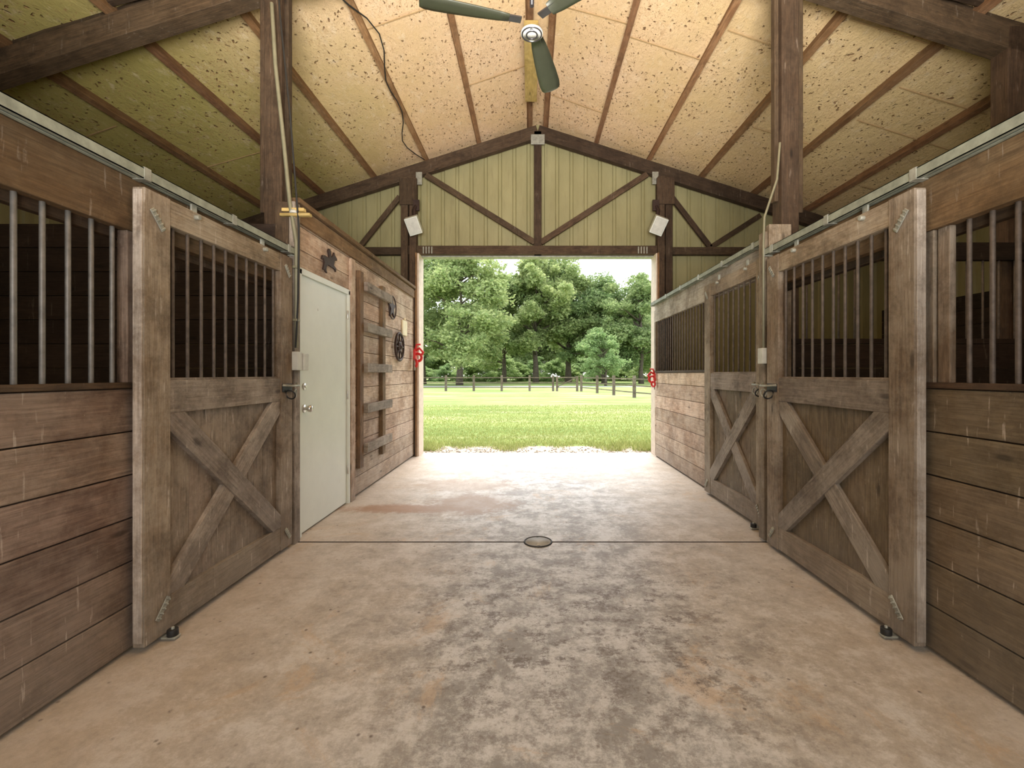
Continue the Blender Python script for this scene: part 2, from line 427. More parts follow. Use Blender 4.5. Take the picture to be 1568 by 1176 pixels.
for sg in (-1, 1):
    b = MB('barn_post', [W_DARK])
    xc = 2.06 if sg < 0 else 2.08
    b.box((sg*(xc-.07), 3.55, 0), (sg*(xc+.07), 3.69, zc(sg*xc)-.28))
    b.box((sg*(xc+.07), 3.57, 2.6), (sg*(xc+.115), 3.67, zc(sg*xc)-.28))
    b.box((sg*(xc-.105), 3.59, 2.7), (sg*(xc-.07), 3.65, zc(sg*xc)-.28))
    b.done(.006)
b = MB('barn_post', [W_DARK]); b.box((3.82, 3.55, 0), (3.96, 3.69, zc(3.9)-.1)); b.done(.006)
for xa, xb in ((-2.06, -1.82), (2.03, 2.27)):
    b = MB('barn_post', [W_DARK])
    xm = (xa+xb)/2
    b.box((xa, YF-.24, 0), (xm-.01, YF-.1, zc(xm)-.3)); b.box((xm+.01, YF-.22, 0), (xb, YF-.1, zc(xm)-.3))
    b.box((xa-.02, YF-.26, zc(xm)-.75), (xb+.02, YF-.22, zc(xm)-.33))
    b.done(.006)

def ribbed(b, u0, u1, zbot, ztop, place, rib=.235):
    u = u0; prof = []
    while u < u1-1e-4:
        for du, d in ((0, 0), (rib*.36, 0), (rib*.42, .022), (rib*.58, .022), (rib*.64, 0), (rib*.82, .0)):
            if u+du < u1: prof.append((u+du, d))
        u += rib
    prof.append((u1, 0))
    for (a, da), (c, dc) in zip(prof[:-1], prof[1:]):
        k = len(b.v)
        for (q, d, z) in ((a, da, zbot(a)), (c, dc, zbot(c)), (c, dc, ztop(c)), (a, da, ztop(a))): b.v.append(place(q, d, z))
        b.face([k, k+1, k+2, k+3], 0)
def gable(name, yw, dirn, xl, xr, zo):
    b = MB(name, [M_SIDE])
    pl = lambda q, d, z: (q, yw+dirn*d, z)
    ribbed(b, XR-XS, xl, lambda q: 0, lambda q: zc(q)+.02, pl)
    ribbed(b, xl, xr, lambda q: zo, lambda q: zc(q)+.02, pl)
    ribbed(b, xr, XR+XS, lambda q: 0, lambda q: zc(q)+.02, pl)
    return b.done()
gable('wall_front', YF, 1, -1.79, 2.02, 3.22)
gable('wall_back', YB, -1, -1.75, 1.95, .02)
b = MB('wall_left', [M_SIDE]); ribbed(b, YB, YF, lambda q: 0, lambda q: zc(XR-XS)+.02, lambda q, d, z: (XR-XS-d, q, z)); b.done()
b = MB('wall_right', [M_SIDE])
pr = lambda q, d, z: (XR+XS+d, q, z); zt = lambda q: zc(XR+XS)+.02
ribbed(b, YB, 5.2, lambda q: 0, zt, pr); ribbed(b, 5.2, 5.3, lambda q: 0, lambda q: 1.15, pr); ribbed(b, 5.2, 5.3, lambda q: 2.1, zt, pr); ribbed(b, 5.3, YF, lambda q: 0, zt, pr)
b.done()

b = MB('trim_2', [simple('pink_white_trim', (.66, .55, .45), .6), M_GALV, W_PURL])
b.box((-1.80, YF-.26, 0), (-1.765, YF+.04, 3.22)); b.box((1.995, YF-.26, 0), (2.03, YF+.04, 3.22))
b.box((-1.815, YF-.30, 0), (-1.79, YF-.265, 3.22), 2); b.box((2.01, YF-.30, 0), (2.035, YF-.265, 3.22), 2)
b.box((-1.80, YF-.1, 3.20), (2.03, YF+.05, 3.225), 1)
b.done(.003)

# ------------------------------------------------------------------ stall fronts
def planks(b, side, X, y0, y1, z0, z1, mat=0, h=.19, th=.035):
    z = z0
    while z < z1-.02:
        zz = min(z+h, z1)
        j = random.uniform(-.002, .002)
        b.box((side*(X)+j, y0, z+.002), (side*(X+th)+j, y1, zz-.004), mat, 1)
        z = zz
def bars(b, side, X, y0, y1, z0, z1, n, mat, r=.0095):
    for i in range(n):
        y = y0+(y1-y0)*((i+.5)/n)
        b.cyl((side*X, y, z0), (side*X, y, z1), r, 8, mat)

def nearwall(side):
    b = MB('wall_%s_stall' % ('left' if side < 0 else 'right'), [W_WALL if side < 0 else W_WALLR, W_HEAD, M_BAR if side < 0 else M_BARD, W_DARK, W_DOOR])
    X = 1.87; Y1 = 2.14
    planks(b, side, X, YB+.05, Y1, .02, 1.235, 0, .2025)
    b.box((side*(X-.008), YB+.05, 1.235), (side*(X+.05), Y1, 1.262), 3)
    b.box((side*(X-.01), YB+.05, 1.97), (side*(X+.04), 3.44, 2.23), 1)
    b.box((side*(X+.045), YB+.05, 1.93), (side*(X+.085), 3.44, 2.2), 3)
    for k, y in enumerate([2.06, .55, -1.0, -2.6]):
        b.box((side*(X+.0), y, 1.26), (side*(X+.05), y+.07, 1.97), 0 if side < 0 else 4)
    if side > 0:
        b.box((side*(X+.01), 1.99, 1.26), (side*(X+.04), 2.05, 1.97), 4)
    for ya, yb in ((.62, 2.06), (-.93, .55), (-2.53, -1.0)):
        bars(b, side, X+.025, ya, yb, 1.25, 1.98, int((yb-ya)/.092), 2)
    return b.done(.004)
nearwall(-1); nearwall(1)

for side in (-1, 1):
    for yy, full in ((3.5, side < 0), (-.3, False)):
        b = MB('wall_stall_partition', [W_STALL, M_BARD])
        z = .02
        zt_ = 2.5 if full else 1.45
        x0, x1 = 2.0*side, side*5.3
        while z < zt_-.02:
            b.box((x0, yy, z), (x1, yy+.04, z+.186), 0); z += .19
        if not full:
            b.box((x0, yy, z), (x1, yy+.045, z+.04), 0); b.box((x0, yy, 2.2), (x1, yy+.045, 2.34), 0)
            n = 26
            for i in range(n):
                x = x0+(x1-x0)*(i+.5)/n; b.cyl((x, yy+.02, z+.02), (x, yy+.02, 2.2), .009, 6, 1)
        b.done(.003)
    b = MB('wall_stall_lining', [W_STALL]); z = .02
    while z < 2.3:
        for (ya, yb) in ((YB+.3, 3.4), (3.6, YF-.35)):
            if side > 0 and ya > 3 and 1.1 < z+.1 < 2.15:
                b.box((5.5, ya, z), (5.54, 5.18, z+.186), 0, 1); b.box((5.5, 5.32, z), (5.54, yb, z+.186), 0, 1)
            else: b.box((side*5.5 if side > 0 else -5.36, ya, z), (side*5.54 if side > 0 else -5.40, yb, z+.186), 0, 1)
        z += .19
    b.done(.003)

def stall_door(side, XF, y0, y1, top, rollerside=0, nb=10, zmid=1.27, wp=W_PANEL, wb=W_BRACE, wf=W_DOOR):
    b = MB('stall_door', [wf, wp, wb, M_BARD, M_GALV, M_BLACK, W_WHITE])
    st = .15; T = .055
    xf, xb_ = side*XF, side*(XF+T)
    b.box((xf, y0, .03), (xb_, y0+st, top)); b.box((xf, y1-st, .03), (xb_, y1, top))
    b.box((side*(XF+.004), y0+st, top-.13), (xb_, y1-st, top-.002), 0)
    b.box((side*(XF+.004), y0+st, zmid-.165), (xb_, y1-st, zmid), 2)
    b.box((side*(XF+.004), y0+st, .035), (xb_, y1-st, .20), 0)
    b.box((side*(XF+.008), y0-.006, .05), (side*(XF+T-.004), y0+.001, top-.01), 6)
    n = 6
    for i in range(n):
        a = y0+st+(y1-y0-2*st)*i/n; c = y0+st+(y1-y0-2*st)*(i+1)/n
        b.box((side*(XF+.034), a+.0005, .19), (side*(XF+.05), c-.0005, zmid-.155), 1, 2)
    ya, yb, za, zb = y0+st, y1-st, .20, zmid-.165
    def clipbrace(p, q, off, th):
        p, q = Vector(p), Vector(q); d = (q-p).normalized(); w = .065
        nrm = Vector((-d[1], d[0]))
        poly = [p-d*.2+nrm*w, q+d*.2+nrm*w, q+d*.2-nrm*w, p-d*.2-nrm*w]
        def clip(poly, axis, val, keep_less):
            out = []
            for i in range(len(poly)):
                A, B = poly[i], poly[(i+1) % len(poly)]
                ia = (A[axis] <= val) == keep_less; ib = (B[axis] <= val) == keep_less
                if ia: out.append(A)
                if ia != ib:
                    t = (val-A[axis])/(B[axis]-A[axis]); out.append(A+(B-A)*t)
            return out
        for ax, val, kl in ((0, ya, False), (0, yb, True), (1, za, False), (1, zb, True)): poly = clip(poly, ax, val, kl)
        base = len(b.v); k = len(poly); r = (random.random(), random.random()); o = random.random()*9
        for dd in (off, off+th):
            for P in poly: b.v.append((side*(XF+dd), P[0], P[1]))
        uvs = [((P-p).dot(d)+o, (P-p).dot(nrm)+o) for P in poly]
        f0 = [base+i for i in range(k)]; f1 = [base+k+i for i in range(k)]
        b.face(f0, 2, uvs, r); b.face(f1[::-1], 2, uvs[::-1], r)
        for i in range(k):
            j = (i+1) % k
            b.face([base+i, base+k+i, base+k+j, base+j], 2, [(uvs[i][0], uvs[i][1]), (uvs[i][0], uvs[i][1]+.03), (uvs[j][0], uvs[j][1]+.03), uvs[j]], r)
    clipbrace((ya, zb), (yb, za), .0, .034)
    clipbrace((ya, za), (yb, zb), .006, .028)
    bars(b, side, XF+.03, y0+st, y1-st, zmid-.02, top-.12, nb, 3, .0085)
    b.box((side*(XF+.02), y0+st, zmid-.002), (side*(XF+.05), y1-st, zmid+.012), 2)
    def strap(y, z, ang, L=.11, w=.026):
        d = Vector((0, math.cos(ang), math.sin(ang)))*L/2; c = Vector((side*(XF-.004), y, z))
        b.beam(c-d, c+d, w, .006, (1, 0, 0), 4)
        for k in (-.8, -.4, 0, .4, .8):
            q = c+d*k; b.beam(q+Vector((-side*.006, -.012*math.sin(ang), .012*math.cos(ang))), q+Vector((-side*.006, .012*math.sin(ang), -.012*math.cos(ang))), .008, .006, (1, 0, 0), 4)
    strap(y0+.07, top-.13, -.9); strap(y1-.07, top-.11, -.9 if side < 0 else -2.2, .1); strap(y0+.1, .16, .9); strap(y1-.07, .13, 2.2, .1)
    for yh in (y0+.32, y1-.35):
        b.box((side*(XF+.01), yh-.02, top-.07), (side*(XF+.02), yh+.02, top+.05), 4)
        b.cyl((side*(XF-.02), yh, top-.03), (side*(XF+.01), yh, top-.03), .014, 8, 4)
    b.box((side*(XF-.06), y0+.1, .008), (side*(XF+.01), y0+.14, .018), 4)
    b.cyl((side*(XF-.035), y0+.12, .018), (side*(XF-.035), y0+.12, .05), .024, 14, 5)
    b.cyl((side*(XF-.035), y0+.12, .005), (side*(XF-.035), y0+.12, .062), .007, 8, 4)
    yl = y1-.05 if rollerside == 0 else y0+.06
    zl = 1.2
    b.box((side*(XF-.006), yl-.09, zl-.03), (side*XF, yl+.04, zl+.03), 5)
    b.ring((side*(XF-.03), yl-.03, zl-.05), (0, .8, .4), .035, .006, 16, 5)
    b.ring((side*(XF-.035), yl+.03, zl-.04), (1, .3, 0), .028, .006, 16, 4)
    b.tube([(side*(XF-.01), yl-.1, zl+.02), (side*(XF-.05), yl-.05, zl+.015), (side*(XF-.05), yl+.05, zl+.015), (side*(XF-.01), yl+.09, zl+.03)], .008, 8, 4)
    return b.done(.0035)
stall_door(-1, 1.79, 2.06, 3.34, 2.17)
stall_door(1, 1.79, 2.07, 3.36, 2.17, wp=W_WALLR)
stall_door(1, 1.905, 3.60, 4.86, 2.26, 1, 9, 1.31, wp=W_WALLR)

def track(side, X, y0, y1, z, H=.05):
    b = MB('sliding_door_track', [M_TRACK, M_GALV])
    x0, x1 = side*X, side*(X+.055)
    b.box((x0, y0, z), (x0+side*.004, y1, z+H)); b.box((x1-side*.004, y0, z), (x1, y1, z+H)); b.box((x0, y0, z+H-.004), (x1, y1, z+H))
    b.box((x0, y0, z), (x0+side*.02, y1, z+.004)); b.box((x1-side*.02, y0, z), (x1, y1, z+.004))
    y = y0+.3
    while y < y1:
        b.box((x0-side*.004, y-.018, z-.003), (x1, y+.018, z+H+.004), 1); y += .61
    b.box((x0-side*.004, y1-.006, z-.006), (x1+side*.004, y1, z+H+.004), 1)
    return b.done()
track(-1, 1.785, -2.5, 3.38, 2.205)
track(1, 1.785, -2.5, 3.39, 2.205)
track(1, 1.90, 3.5, 7.0, 2.37)

b = MB('wall_right_stall_far', [W_FAR, W_WHITE, M_BARD, W_DARK, W_WALLR])
X = 1.975
planks(b, 1, X, 4.86, YF-.26, .02, 1.32, 0)
b.box((X-.01, 4.86, 1.32), (X+.05, YF-.26, 1.35), 3)
b.box((X-.012, 3.5, 2.12), (X+.03, YF-.26, 2.30), 1); b.box((X-.004, 3.5, 2.30), (X+.03, YF-.26, 2.44), 1)
b.box((X-.015, 4.88, 1.35), (X+.045, 4.97, 2.12), 1); b.box((X-.01, YF-.34, 1.35), (X+.04, YF-.26, 2.12), 4)
bars(b, 1, X+.02, 4.97, YF-.34, 1.34, 2.13, 20, 2)
b.done(.003)
b = MB('trim_3', [W_DOOR, W_DARK]); b.box((1.83, 3.40, 0), (2.0, 3.46, 2.45)); b.box((1.86, 3.47, 0), (1.98, 3.5, 2.42), 1)
b.box((1.80, 3.42, .02), (1.83, 3.5, 2.4)); b.done(.004)
b = MB('trim_4', [W_BRACE, W_DARK]); b.box((-1.84, 3.385, 0), (-1.795, 3.465, 2.62)); b.box((-1.95, 3.39, 0), (-1.845, 3.47, 2.62), 1); b.done(.004)

b = MB('wall_left_tack_room', [W_FAR, W_HEAD, M_WHITE])
YA, YD0, YD1, YE = 3.47, 3.52, 4.50, YF-.26
z = .02
while z < 2.62:
    zz = z+.19
    if z < 2.09:
        b.box((-1.845, YD1, z+.002), (-1.88, YE, min(zz, 2.66)-.004), 0, 1)
    else:
        b.box((-1.845, YA, z+.002), (-1.88, 5.9, min(zz, 2.66)-.004), 0, 1); b.box((-1.845, 5.905, z+.002), (-1.88, YE, min(zz, 2.66)-.004), 0, 1)
    z = zz
b.box((-1.82, YA, 2.50), (-1.845, YE, 2.62), 1)
b.box((-1.90, YA, 2.64), (-1.80, YE, 2.68), 1)
b.box((-1.815, YD1+.01, .0), (-1.845, YD1+.11, 2.48), 0)
b.done(.003)
b = MB('door_1', [M_WHITE, M_CHROME, M_PLAST])
b.box((-1.885, YD0+.03, .015), (-1.845, YD1-.035, 2.10))
for (a, c) in ((YA+.005, YD0+.03), (YD1-.035, YD1+.0)): b.box((-1.895, a, 0), (-1.825, c, 2.14), 0)
b.box((-1.895, YA+.005, 2.10), (-1.825, YD1, 2.15), 0)
b.lathe((-1.845, YD0+.1, 1.02), (1, 0, 0), [(0, .032), (.008, .032), (.01, .012), (.03, .012), (.035, .026), (.055, .03), (.068, .02), (.07, .001)], 18, 1)
b.lathe((-1.845, YD0+.1, 1.2), (1, 0, 0), [(0, .028), (.01, .028), (.012, .01), (.02, .01)], 18, 1)
for z in (.3, 1.05, 1.85): b.cyl((-1.835, YD1-.035, z), (-1.835, YD1-.035, z+.09), .008, 8, 1)
b.cyl((-1.846, 3.86, 1.86), (-1.842, 3.86, 1.86), .012, 12, 2)
b.done(.003)

b = MB('wall_ladder', [W_HEAD, W_BRACE])
b.box((-1.845, 4.70, .30), (-1.80, 4.80, 2.40), 0); b.box((-1.845, 5.42, .32), (-1.80, 5.53, 2.38), 0)
for z in (.45, .88, 1.32, 1.76, 2.2):
    b.box((-1.80, 4.80, z), (-1.755, 5.66, z+.10), 1, 1)
b.done(.005)

b = MB('wagon_wheel_ornament', [M_IRON])
c = Vector((-1.81, 6.15, 1.68))
b.ring(c, (1, 0, 0), .19, .017, 28); b.ring(c, (1, 0, 0), .055, .02, 16); b.lathe(c-Vector((.03, 0, 0)), (1, 0, 0), [(0, .04), (.05, .035), (.07, .015)], 12)
for i in range(8):
    a = math.pi*i/4; d = Vector((0, math.cos(a), math.sin(a))); b.cyl(c+d*.04, c+d*.19, .011, 6)
b.done()
b = MB('metal_star_ornament', [M_IRON, M_IRON])
pts = []
for i in range(10):
    a = math.pi/2+math.pi*i/5; r = .15 if i % 2 == 0 else .062; pts.append((r*math.cos(a), r*math.sin(a)))
b.prism(pts, (-1.83, 5.87, 2.18), (0, 1, 0), (0, 0, 1), .02)
b.ring((-1.82, 5.87, 2.18), (1, 0, 0), .15, .008, 24); b.done()
b = MB('horse_ornament', [M_IRON])
horse = [(-.16, -.10), (-.13, -.02), (-.15, .02), (-.19, .0), (-.17, .045), (-.12, .055), (-.03, .05), (-.02, .08), (-.045, .12), (-.03, .15), (.0, .155), (.015, .13), (.02, .09), (.03, .07), (.07, .10), (.10, .145), (.115, .12), (.17, .09), (.165, .07), (.12, .07), (.10, .03), (.09, .0), (.15, -.02), (.14, -.06), (.125, -.04), (.07, -.03), (.03, -.03), (-.04, -.025), (-.08, -.04), (-.09, -.09), (-.07, -.12), (-.11, -.11), (-.12, -.05), (-.13, -.10)]
b.prism([(x*.85, y*.85) for x, y in horse], (-1.83, 4.05, 2.31), (0, 1, 0), (0, 0, 1), .014)
b.done()
b = MB('cream_plaque', [M_CREAM]); b.box((-1.845, 6.35, 1.86), (-1.82, 6.58, 2.08)); b.cyl((-1.815, 6.465, 2.1), (-1.845, 6.465, 2.1), .02, 10); b.done(.01)
for (x, y, z, k) in ((-1.79, 6.88, 1.56, 1.0), (1.945, 6.95, 1.22, .8)):
    s_ = 1 if x < 0 else -1
    b = MB('red_halter_hook', [M_RED, M_GALV])
    def P(dx, dy, dz): return (x+s_*dx*k, y+dy*k, z+dz*k)
    b.box(P(-.01, -.05, -.02), P(.02, .05, .12), 0)
    b.ring(P(.05, 0, 0), (.2, 1, 0), .06*k, .022*k, 16, 0); b.ring(P(.03, -.02, -.09), (1, .5, 0), .05*k, .02*k, 14, 0)
    b.tube([P(0, 0, .1), P(.08, -.02, .14), P(.13, 0, .08), P(.10, 0, .02)], .02*k, 8, 0)
    b.tube([P(0, 0, .1), P(.03, 0, .2), P(.09, 0, .2)], .016*k, 8, 0)
    b.cyl(P(0, 0, -.2), P(0, 0, -.02), .012*k, 8, 1)
    b.done(.003)

b = MB('electrical_conduit', [M_COND, M_PLAST, M_BLACK])
b.tube([(-2.02, 3.47, 4.2), (-1.98, 3.45, 3.7), (-1.90, 3.42, 3.1), (-1.83, 3.38, 2.6), (-1.775, 3.37, 2.3), (-1.775, 3.37, 1.5)], .015, 8, 0)
b.box((-1.794, 3.335, 1.33), (-1.745, 3.40, 1.47), 1); b.box((-1.794, 3.41, 1.33), (-1.735, 3.48, 1.46), 1)
for z in (1.7, 2.1): b.box((-1.794, 3.345, z), (-1.757, 3.395, z+.02), 0)
b.tube([(-1.775, 3.36, 1.5), (-1.75, 3.35, 1.9), (-1.75, 3.36, 2.4), (-1.84, 3.40, 3.3), (-1.95, 3.46, 4.1), (-2.0, 3.5, 4.5)], .008, 6, 2)
b.done(.004)
b = MB('electrical_conduit', [M_COND, M_PLAST, M_BLACK])
b.tube([(1.94, 3.45, 3.1), (1.90, 3.42, 2.8), (1.79, 3.395, 2.5), (1.783, 3.395, 2.3), (1.783, 3.395, 1.5)], .009, 8, 0)
b.box((1.76, 3.37, 1.38), (1.797, 3.44, 1.50), 1); b.done(.004)
b = MB('wall_lamp_socket', [W_YEL, M_PLAST])
b.box((-1.90, 3.36, 2.50), (-1.67, 3.40, 2.522)); b.box((-1.89, 3.37, 2.54), (-1.72, 3.41, 2.565)); b.lathe((-1.80, 3.38, 2.522), (0, 0, 1), [(0, .03), (.015, .03), (.03, .015)], 12, 1)
b.done(.004)

for x, t in ((-1.80, -.35), (1.98, .45)):
    b = MB('outdoor_speaker', [M_WHITE, M_IRON, M_PLAST])
    R = Matrix.Rotation(t*.8, 4, 'Y') @ Matrix.Rotation(.5, 4, 'X')
    Mx = Matrix.Translation((x, 6.86, 3.60)) @ R
    b.hexa(Mx, .2, .16, .26, 0)
    b.hexa(Mx @ Matrix.Translation((0, -.083, 0)), .17, .01, .23, 2)
    b.tube([(x, 6.92, 3.70), (x+(.03 if x > 0 else -.03), 6.98, 3.88), (x, 7.01, 3.95)], .03, 8, 1)
    b.box((x-.05, 6.99, 3.88), (x+.05, 7.03, 4.05), 1)
    b.done(.02)

b = MB('floor_drain', [simple('drain_pvc', (.38, .37, .34), .6), M_BLACK])
c = Vector((.06, 3.44, 0)); b.lathe(c, (0, 0, 1), [(-.02, .10), (.004, .10), (.005, .085), (.001, .083), (.001, .001)], 32)
b.ring(c+Vector((0, 0, .002)), (0, 0, 1), .105, .007, 32, 1)
for i in range(6):
    a = math.pi*i/3
    for r in (.035, .062):
        q = c+Vector((math.cos(a+r*9)*r, math.sin(a+r*9)*r, .0)); b.cyl(q, q+Vector((0, 0, .003)), .009, 10, 1)
b.done()

# ceiling fan
fc = Vector((.01, 2.86, 3.57))
b = MB('ceiling_fan', [M_FAN, M_OLIVE, M_PLAST, M_GALV])
b.lathe(fc, (0, 0, 1), [(-.075, .001), (-.075, .055), (-.06, .075), (-.03, .08), (-.02, .10), (.05, .11), (.09, .10), (.12, .07), (.14, .03), (.2, .025)], 32, 0)
b.lathe(fc, (0, 0, -1), [(.072, .072), (.082, .07), (.088, .05), (.078, .045)], 28, 2)
b.ring(fc+Vector((0, 0, -.085)), (0, 0, 1), .035, .006, 20, 0); b.ring(fc+Vector((0, 0, -.082)), (0, 0, 1), .062, .005, 24, 0)
b.cyl(fc+Vector((0, 0, .1)), (fc.x, fc.y, zc(fc.x)-.1), .014, 10, 0)
b.lathe((fc.x, fc.y, zc(fc.x)-.1), (0, 0, -1), [(-.02, .075), (.03, .07), (.08, .03)], 20, 0)
b.box((XR-.16, fc.y-.12, zc(XR)-.14), (XR+.16, fc.y+.12, zc(XR)-.1), 3)
for k, a in enumerate((193, 77, 318)):
    a = math.radians(a); d = Vector((math.cos(a), math.sin(a), 0)); s_ = Vector((-math.sin(a), math.cos(a), 0)); up = Vector((0, 0, 1))
    tl = -.24; sd = (s_*math.cos(tl)+up*math.sin(tl))
    b.beam(fc+d*.07+up*.0, fc+d*.2+up*.0, .05, .008, (0, 0, 1), 0)
    rows = [(.15, .04), (.22, .052), (.35, .064), (.5, .074), (.62, .078), (.68, .072), (.705, .055)]
    n_ = sd.cross(d).normalized(); base = len(b.v)
    for (r, w) in rows:
        for q, th in ((-1, 0), (-.5, .005), (0, .007), (.5, .005), (1, 0)):
            b.v.append(tuple(fc+d*r+sd*w*q+n_*(.004+th)))
        for q, th in ((1, 0), (.5, .005), (0, .007), (-.5, .005), (-1, 0)):
            b.v.append(tuple(fc+d*r+sd*w*q-n_*(.004-th)))
    for i in range(len(rows)-1):
        for j in range(10):
            b.face([base+i*10+j, base+i*10+(j+1) % 10, base+(i+1)*10+(j+1) % 10, base+(i+1)*10+j], 1, smooth=True)
    b.face([base+j for j in range(10)], 1); b.face([base+(len(rows)-1)*10+j for j in range(10)][::-1], 1)
b.done()

b = MB('ceiling_cable', [M_BLACK])
pts = []
for i in range(24):
    t = i/23; y = 2.2+4.8*t; x = -1.68-.10*math.sin(t*9)-.06*math.sin(t*23); pts.append((x, y, zc(x)-.115-.03*abs(math.sin(t*14))))
b.tube(pts, .007, 6)
b.done()

# ------------------------------------------------------------------ outside
b = MB('ground_lawn', [M_GRASS])
b.box((-120, YF+.9, -.3), (120, 220, -.03)); b.box((-120, -60, -.3), (XR-XS-.1, YF+.9, -.03)); b.box((XR+XS+.1, -60, -.3), (120, YF+.9, -.03)); b.box((XR-XS-.1, -60, -.3), (XR+XS+.1, YB-1, -.03))
b.done()
b = MB('gravel_apron', [M_GRAVEL])
b.box((XR-XS-.1, YF+.05, -.25), (XR+XS+.1, YF+.9, -.028))
for i in range(900):
    x = random.uniform(-2.6, 2.8); y = YF+.08+abs(random.gauss(0, .4)); r = random.uniform(.006, .018)
    b.lathe((x, y, -.03), (random.uniform(-.3, .3), random.uniform(-.3, .3), 1), [(-.002, r*.8), (r*.5, r), (r, r*.6), (r*1.1, .001)], 5)
b.done()
def npmesh(name, V, k, n, mat, link=True):
    me = bpy.data.meshes.new(name)
    me.vertices.add(len(V)); me.vertices.foreach_set('co', V.astype(np.float32).ravel())
    me.loops.add(n*k); me.loops.foreach_set('vertex_index', np.arange(n*k, dtype=np.int32))
    me.polygons.add(n); me.polygons.foreach_set('loop_start', np.arange(0, n*k, k, dtype=np.int32))
    try: me.polygons.foreach_set('loop_total', np.full(n, k, dtype=np.int32))
    except Exception: pass
    me.materials.append(mat); uv = me.uv_layers.new(name='rnd')
    r = np.repeat(rng.random((n, 2)), k, axis=0); uv.data.foreach_set('uv', r.astype(np.float32).ravel())
    me.update(calc_edges=True); me.validate()
    if link:
        ob = bpy.data.objects.new(name, me); scene.collection.objects.link(ob); return ob
    return me
def blades(name, n, yr, h, mat, w=.006, pw=2.0, filt=None, hf=None):
    u = rng.random(n); y = yr[0]+(yr[1]-yr[0])*u**pw; half = y*.38+1.5
    x = (rng.random(n)*2-1)*half+.3
    if filt is not None:
        k = filt(x, y); x, y = x[k], y[k]; n = len(x)
    hh = h*(.4+rng.random(n))*(1 if hf is None else hf(x, y)); a = rng.random(n)*2*np.pi; sc = 1+y/14
    ww = w*sc
    P = np.zeros((n, 3, 3))
    P[:, 0] = np.stack([x-np.cos(a)*ww, y-np.sin(a)*ww, np.full(n, -.035)], 1)
    P[:, 1] = np.stack([x+np.cos(a)*ww, y+np.sin(a)*ww, np.full(n, -.035)], 1)
    P[:, 2] = np.stack([x+rng.normal(0, .5, n)*hh, y+rng.normal(0, .5, n)*hh, -.03+hh], 1)
    npmesh(name, P.reshape(-1, 3), 3, n, mat)
blades('grass_blades', 120000, (YF+.35, 19), .04, M_BLADE, .004, 1.6,
       lambda x, y: (y > YF+.6+.2*np.sin(x*3)+.2*np.sin(x*7+1)+rng.random(len(x))*.3) | ((np.abs(x-.12) > 1.6+rng.random(len(x))*.4) & (y > YF+.2)),
       lambda x, y: np.where((np.abs(x-.12) > 1.4) & (y < YF+1.1), 2.6, np.where(y < YF+1.2, 1.5, 1.0)))
b = MB('road', [M_ROAD]); b.box((-80, 46, -.05), (80, 49.5, -.02)); b.done()

def tree_meshes(seed, H, R, nl, leaf=.3, low=.22, mat=M_LEAF):
    rg = np.random.default_rng(seed); rd = random.Random(seed)
    b = MB('trunk', [M_BARK]); ctr = []
    trunk = [Vector((0, 0, -.1))]
    for i in range(1, 7): trunk.append(Vector((rd.uniform(-.15, .15)*i*.5, rd.uniform(-.15, .15)*i*.5, H*.8*i/6)))
    r0 = H*.022
    b.tube(trunk, [r0*(1.25 if i == 0 else 1-i*.14) for i in range(7)], 9)
    for i in range(28):
        t = rd.uniform(low, .95); p = trunk[0].lerp(trunk[-1], t); a = rd.uniform(0, 6.283)
        rr = R*(math.sin(math.pi*min(1, (t-low)/(1-low)*.75+.25))**.7)*rd.uniform(.55, 1)
        q = p+Vector((math.cos(a)*rr, math.sin(a)*rr, H*rd.uniform(-.02, .18)))
        m_ = (p+q)/2+Vector((0, 0, H*.03)); b.tube([p, m_, q], [r0*.35, r0*.22, r0*.06], 6)
        ctr.append((q, R*rd.uniform(.18, .32))); ctr.append((m_+Vector((0, 0, H*.04)), R*rd.uniform(.15, .27)))
        for _ in range(3):
            q2 = q+Vector((rd.uniform(-1, 1), rd.uniform(-1, 1), rd.uniform(-.5, .9)))*R*.3; ctr.append((q2, R*rd.uniform(.1, .2)))
    ctr.append((trunk[-1]+Vector((0, 0, H*.1)), R*.3))
    vol = np.array([c[1]**2 for c in ctr]); cnt = (vol/vol.sum()*nl).astype(int)
    Ps = []
    for (c, r), k in zip(ctr, cnt):
        d = rg.normal(size=(k, 3)); d /= np.linalg.norm(d, axis=1)[:, None]
        rr = r*(rg.random(k)**.4)*(1+.3*np.sin(d[:, 0]*5+c[0])*np.sin(d[:, 1]*6+c[2]))
        Ps.append(np.array(c)+d*rr[:, None]*np.array([1, 1, .62]))
    P = np.concatenate(Ps); n = len(P)
    A = rg.normal(size=(n, 3)); A[:, 2] *= .6; A /= np.linalg.norm(A, axis=1)[:, None]; B = np.cross(A, rg.normal(size=(n, 3))); B /= np.linalg.norm(B, axis=1)[:, None]
    s = leaf*(.5+rg.random(n))[:, None]*.5
    Q = np.stack([P-A*s, P+B*s*.55, P+A*s, P-B*s*.55], 1).reshape(-1, 3)
    return b, npmesh('foliage', Q, 4, n, mat, False)
protos = []
for i, (H, R) in enumerate(((17, 7), (19, 6.5), (15, 6), (18, 5.5))):
    protos.append(tree_meshes(20+i, H, R, 38000, .36, (.17, .26, .18, .24)[i]))
sb, sl = tree_meshes(50, 6.4, 2.7, 14000, .22, .2, M_LEAF2)
def to_mesh(tb):
    o = tb.done(recenter=False); me = o.data; bpy.data.objects.remove(o); return me
pm = [(to_mesh(tb), lm) for tb, lm in protos]; sm = (to_mesh(sb), sl)
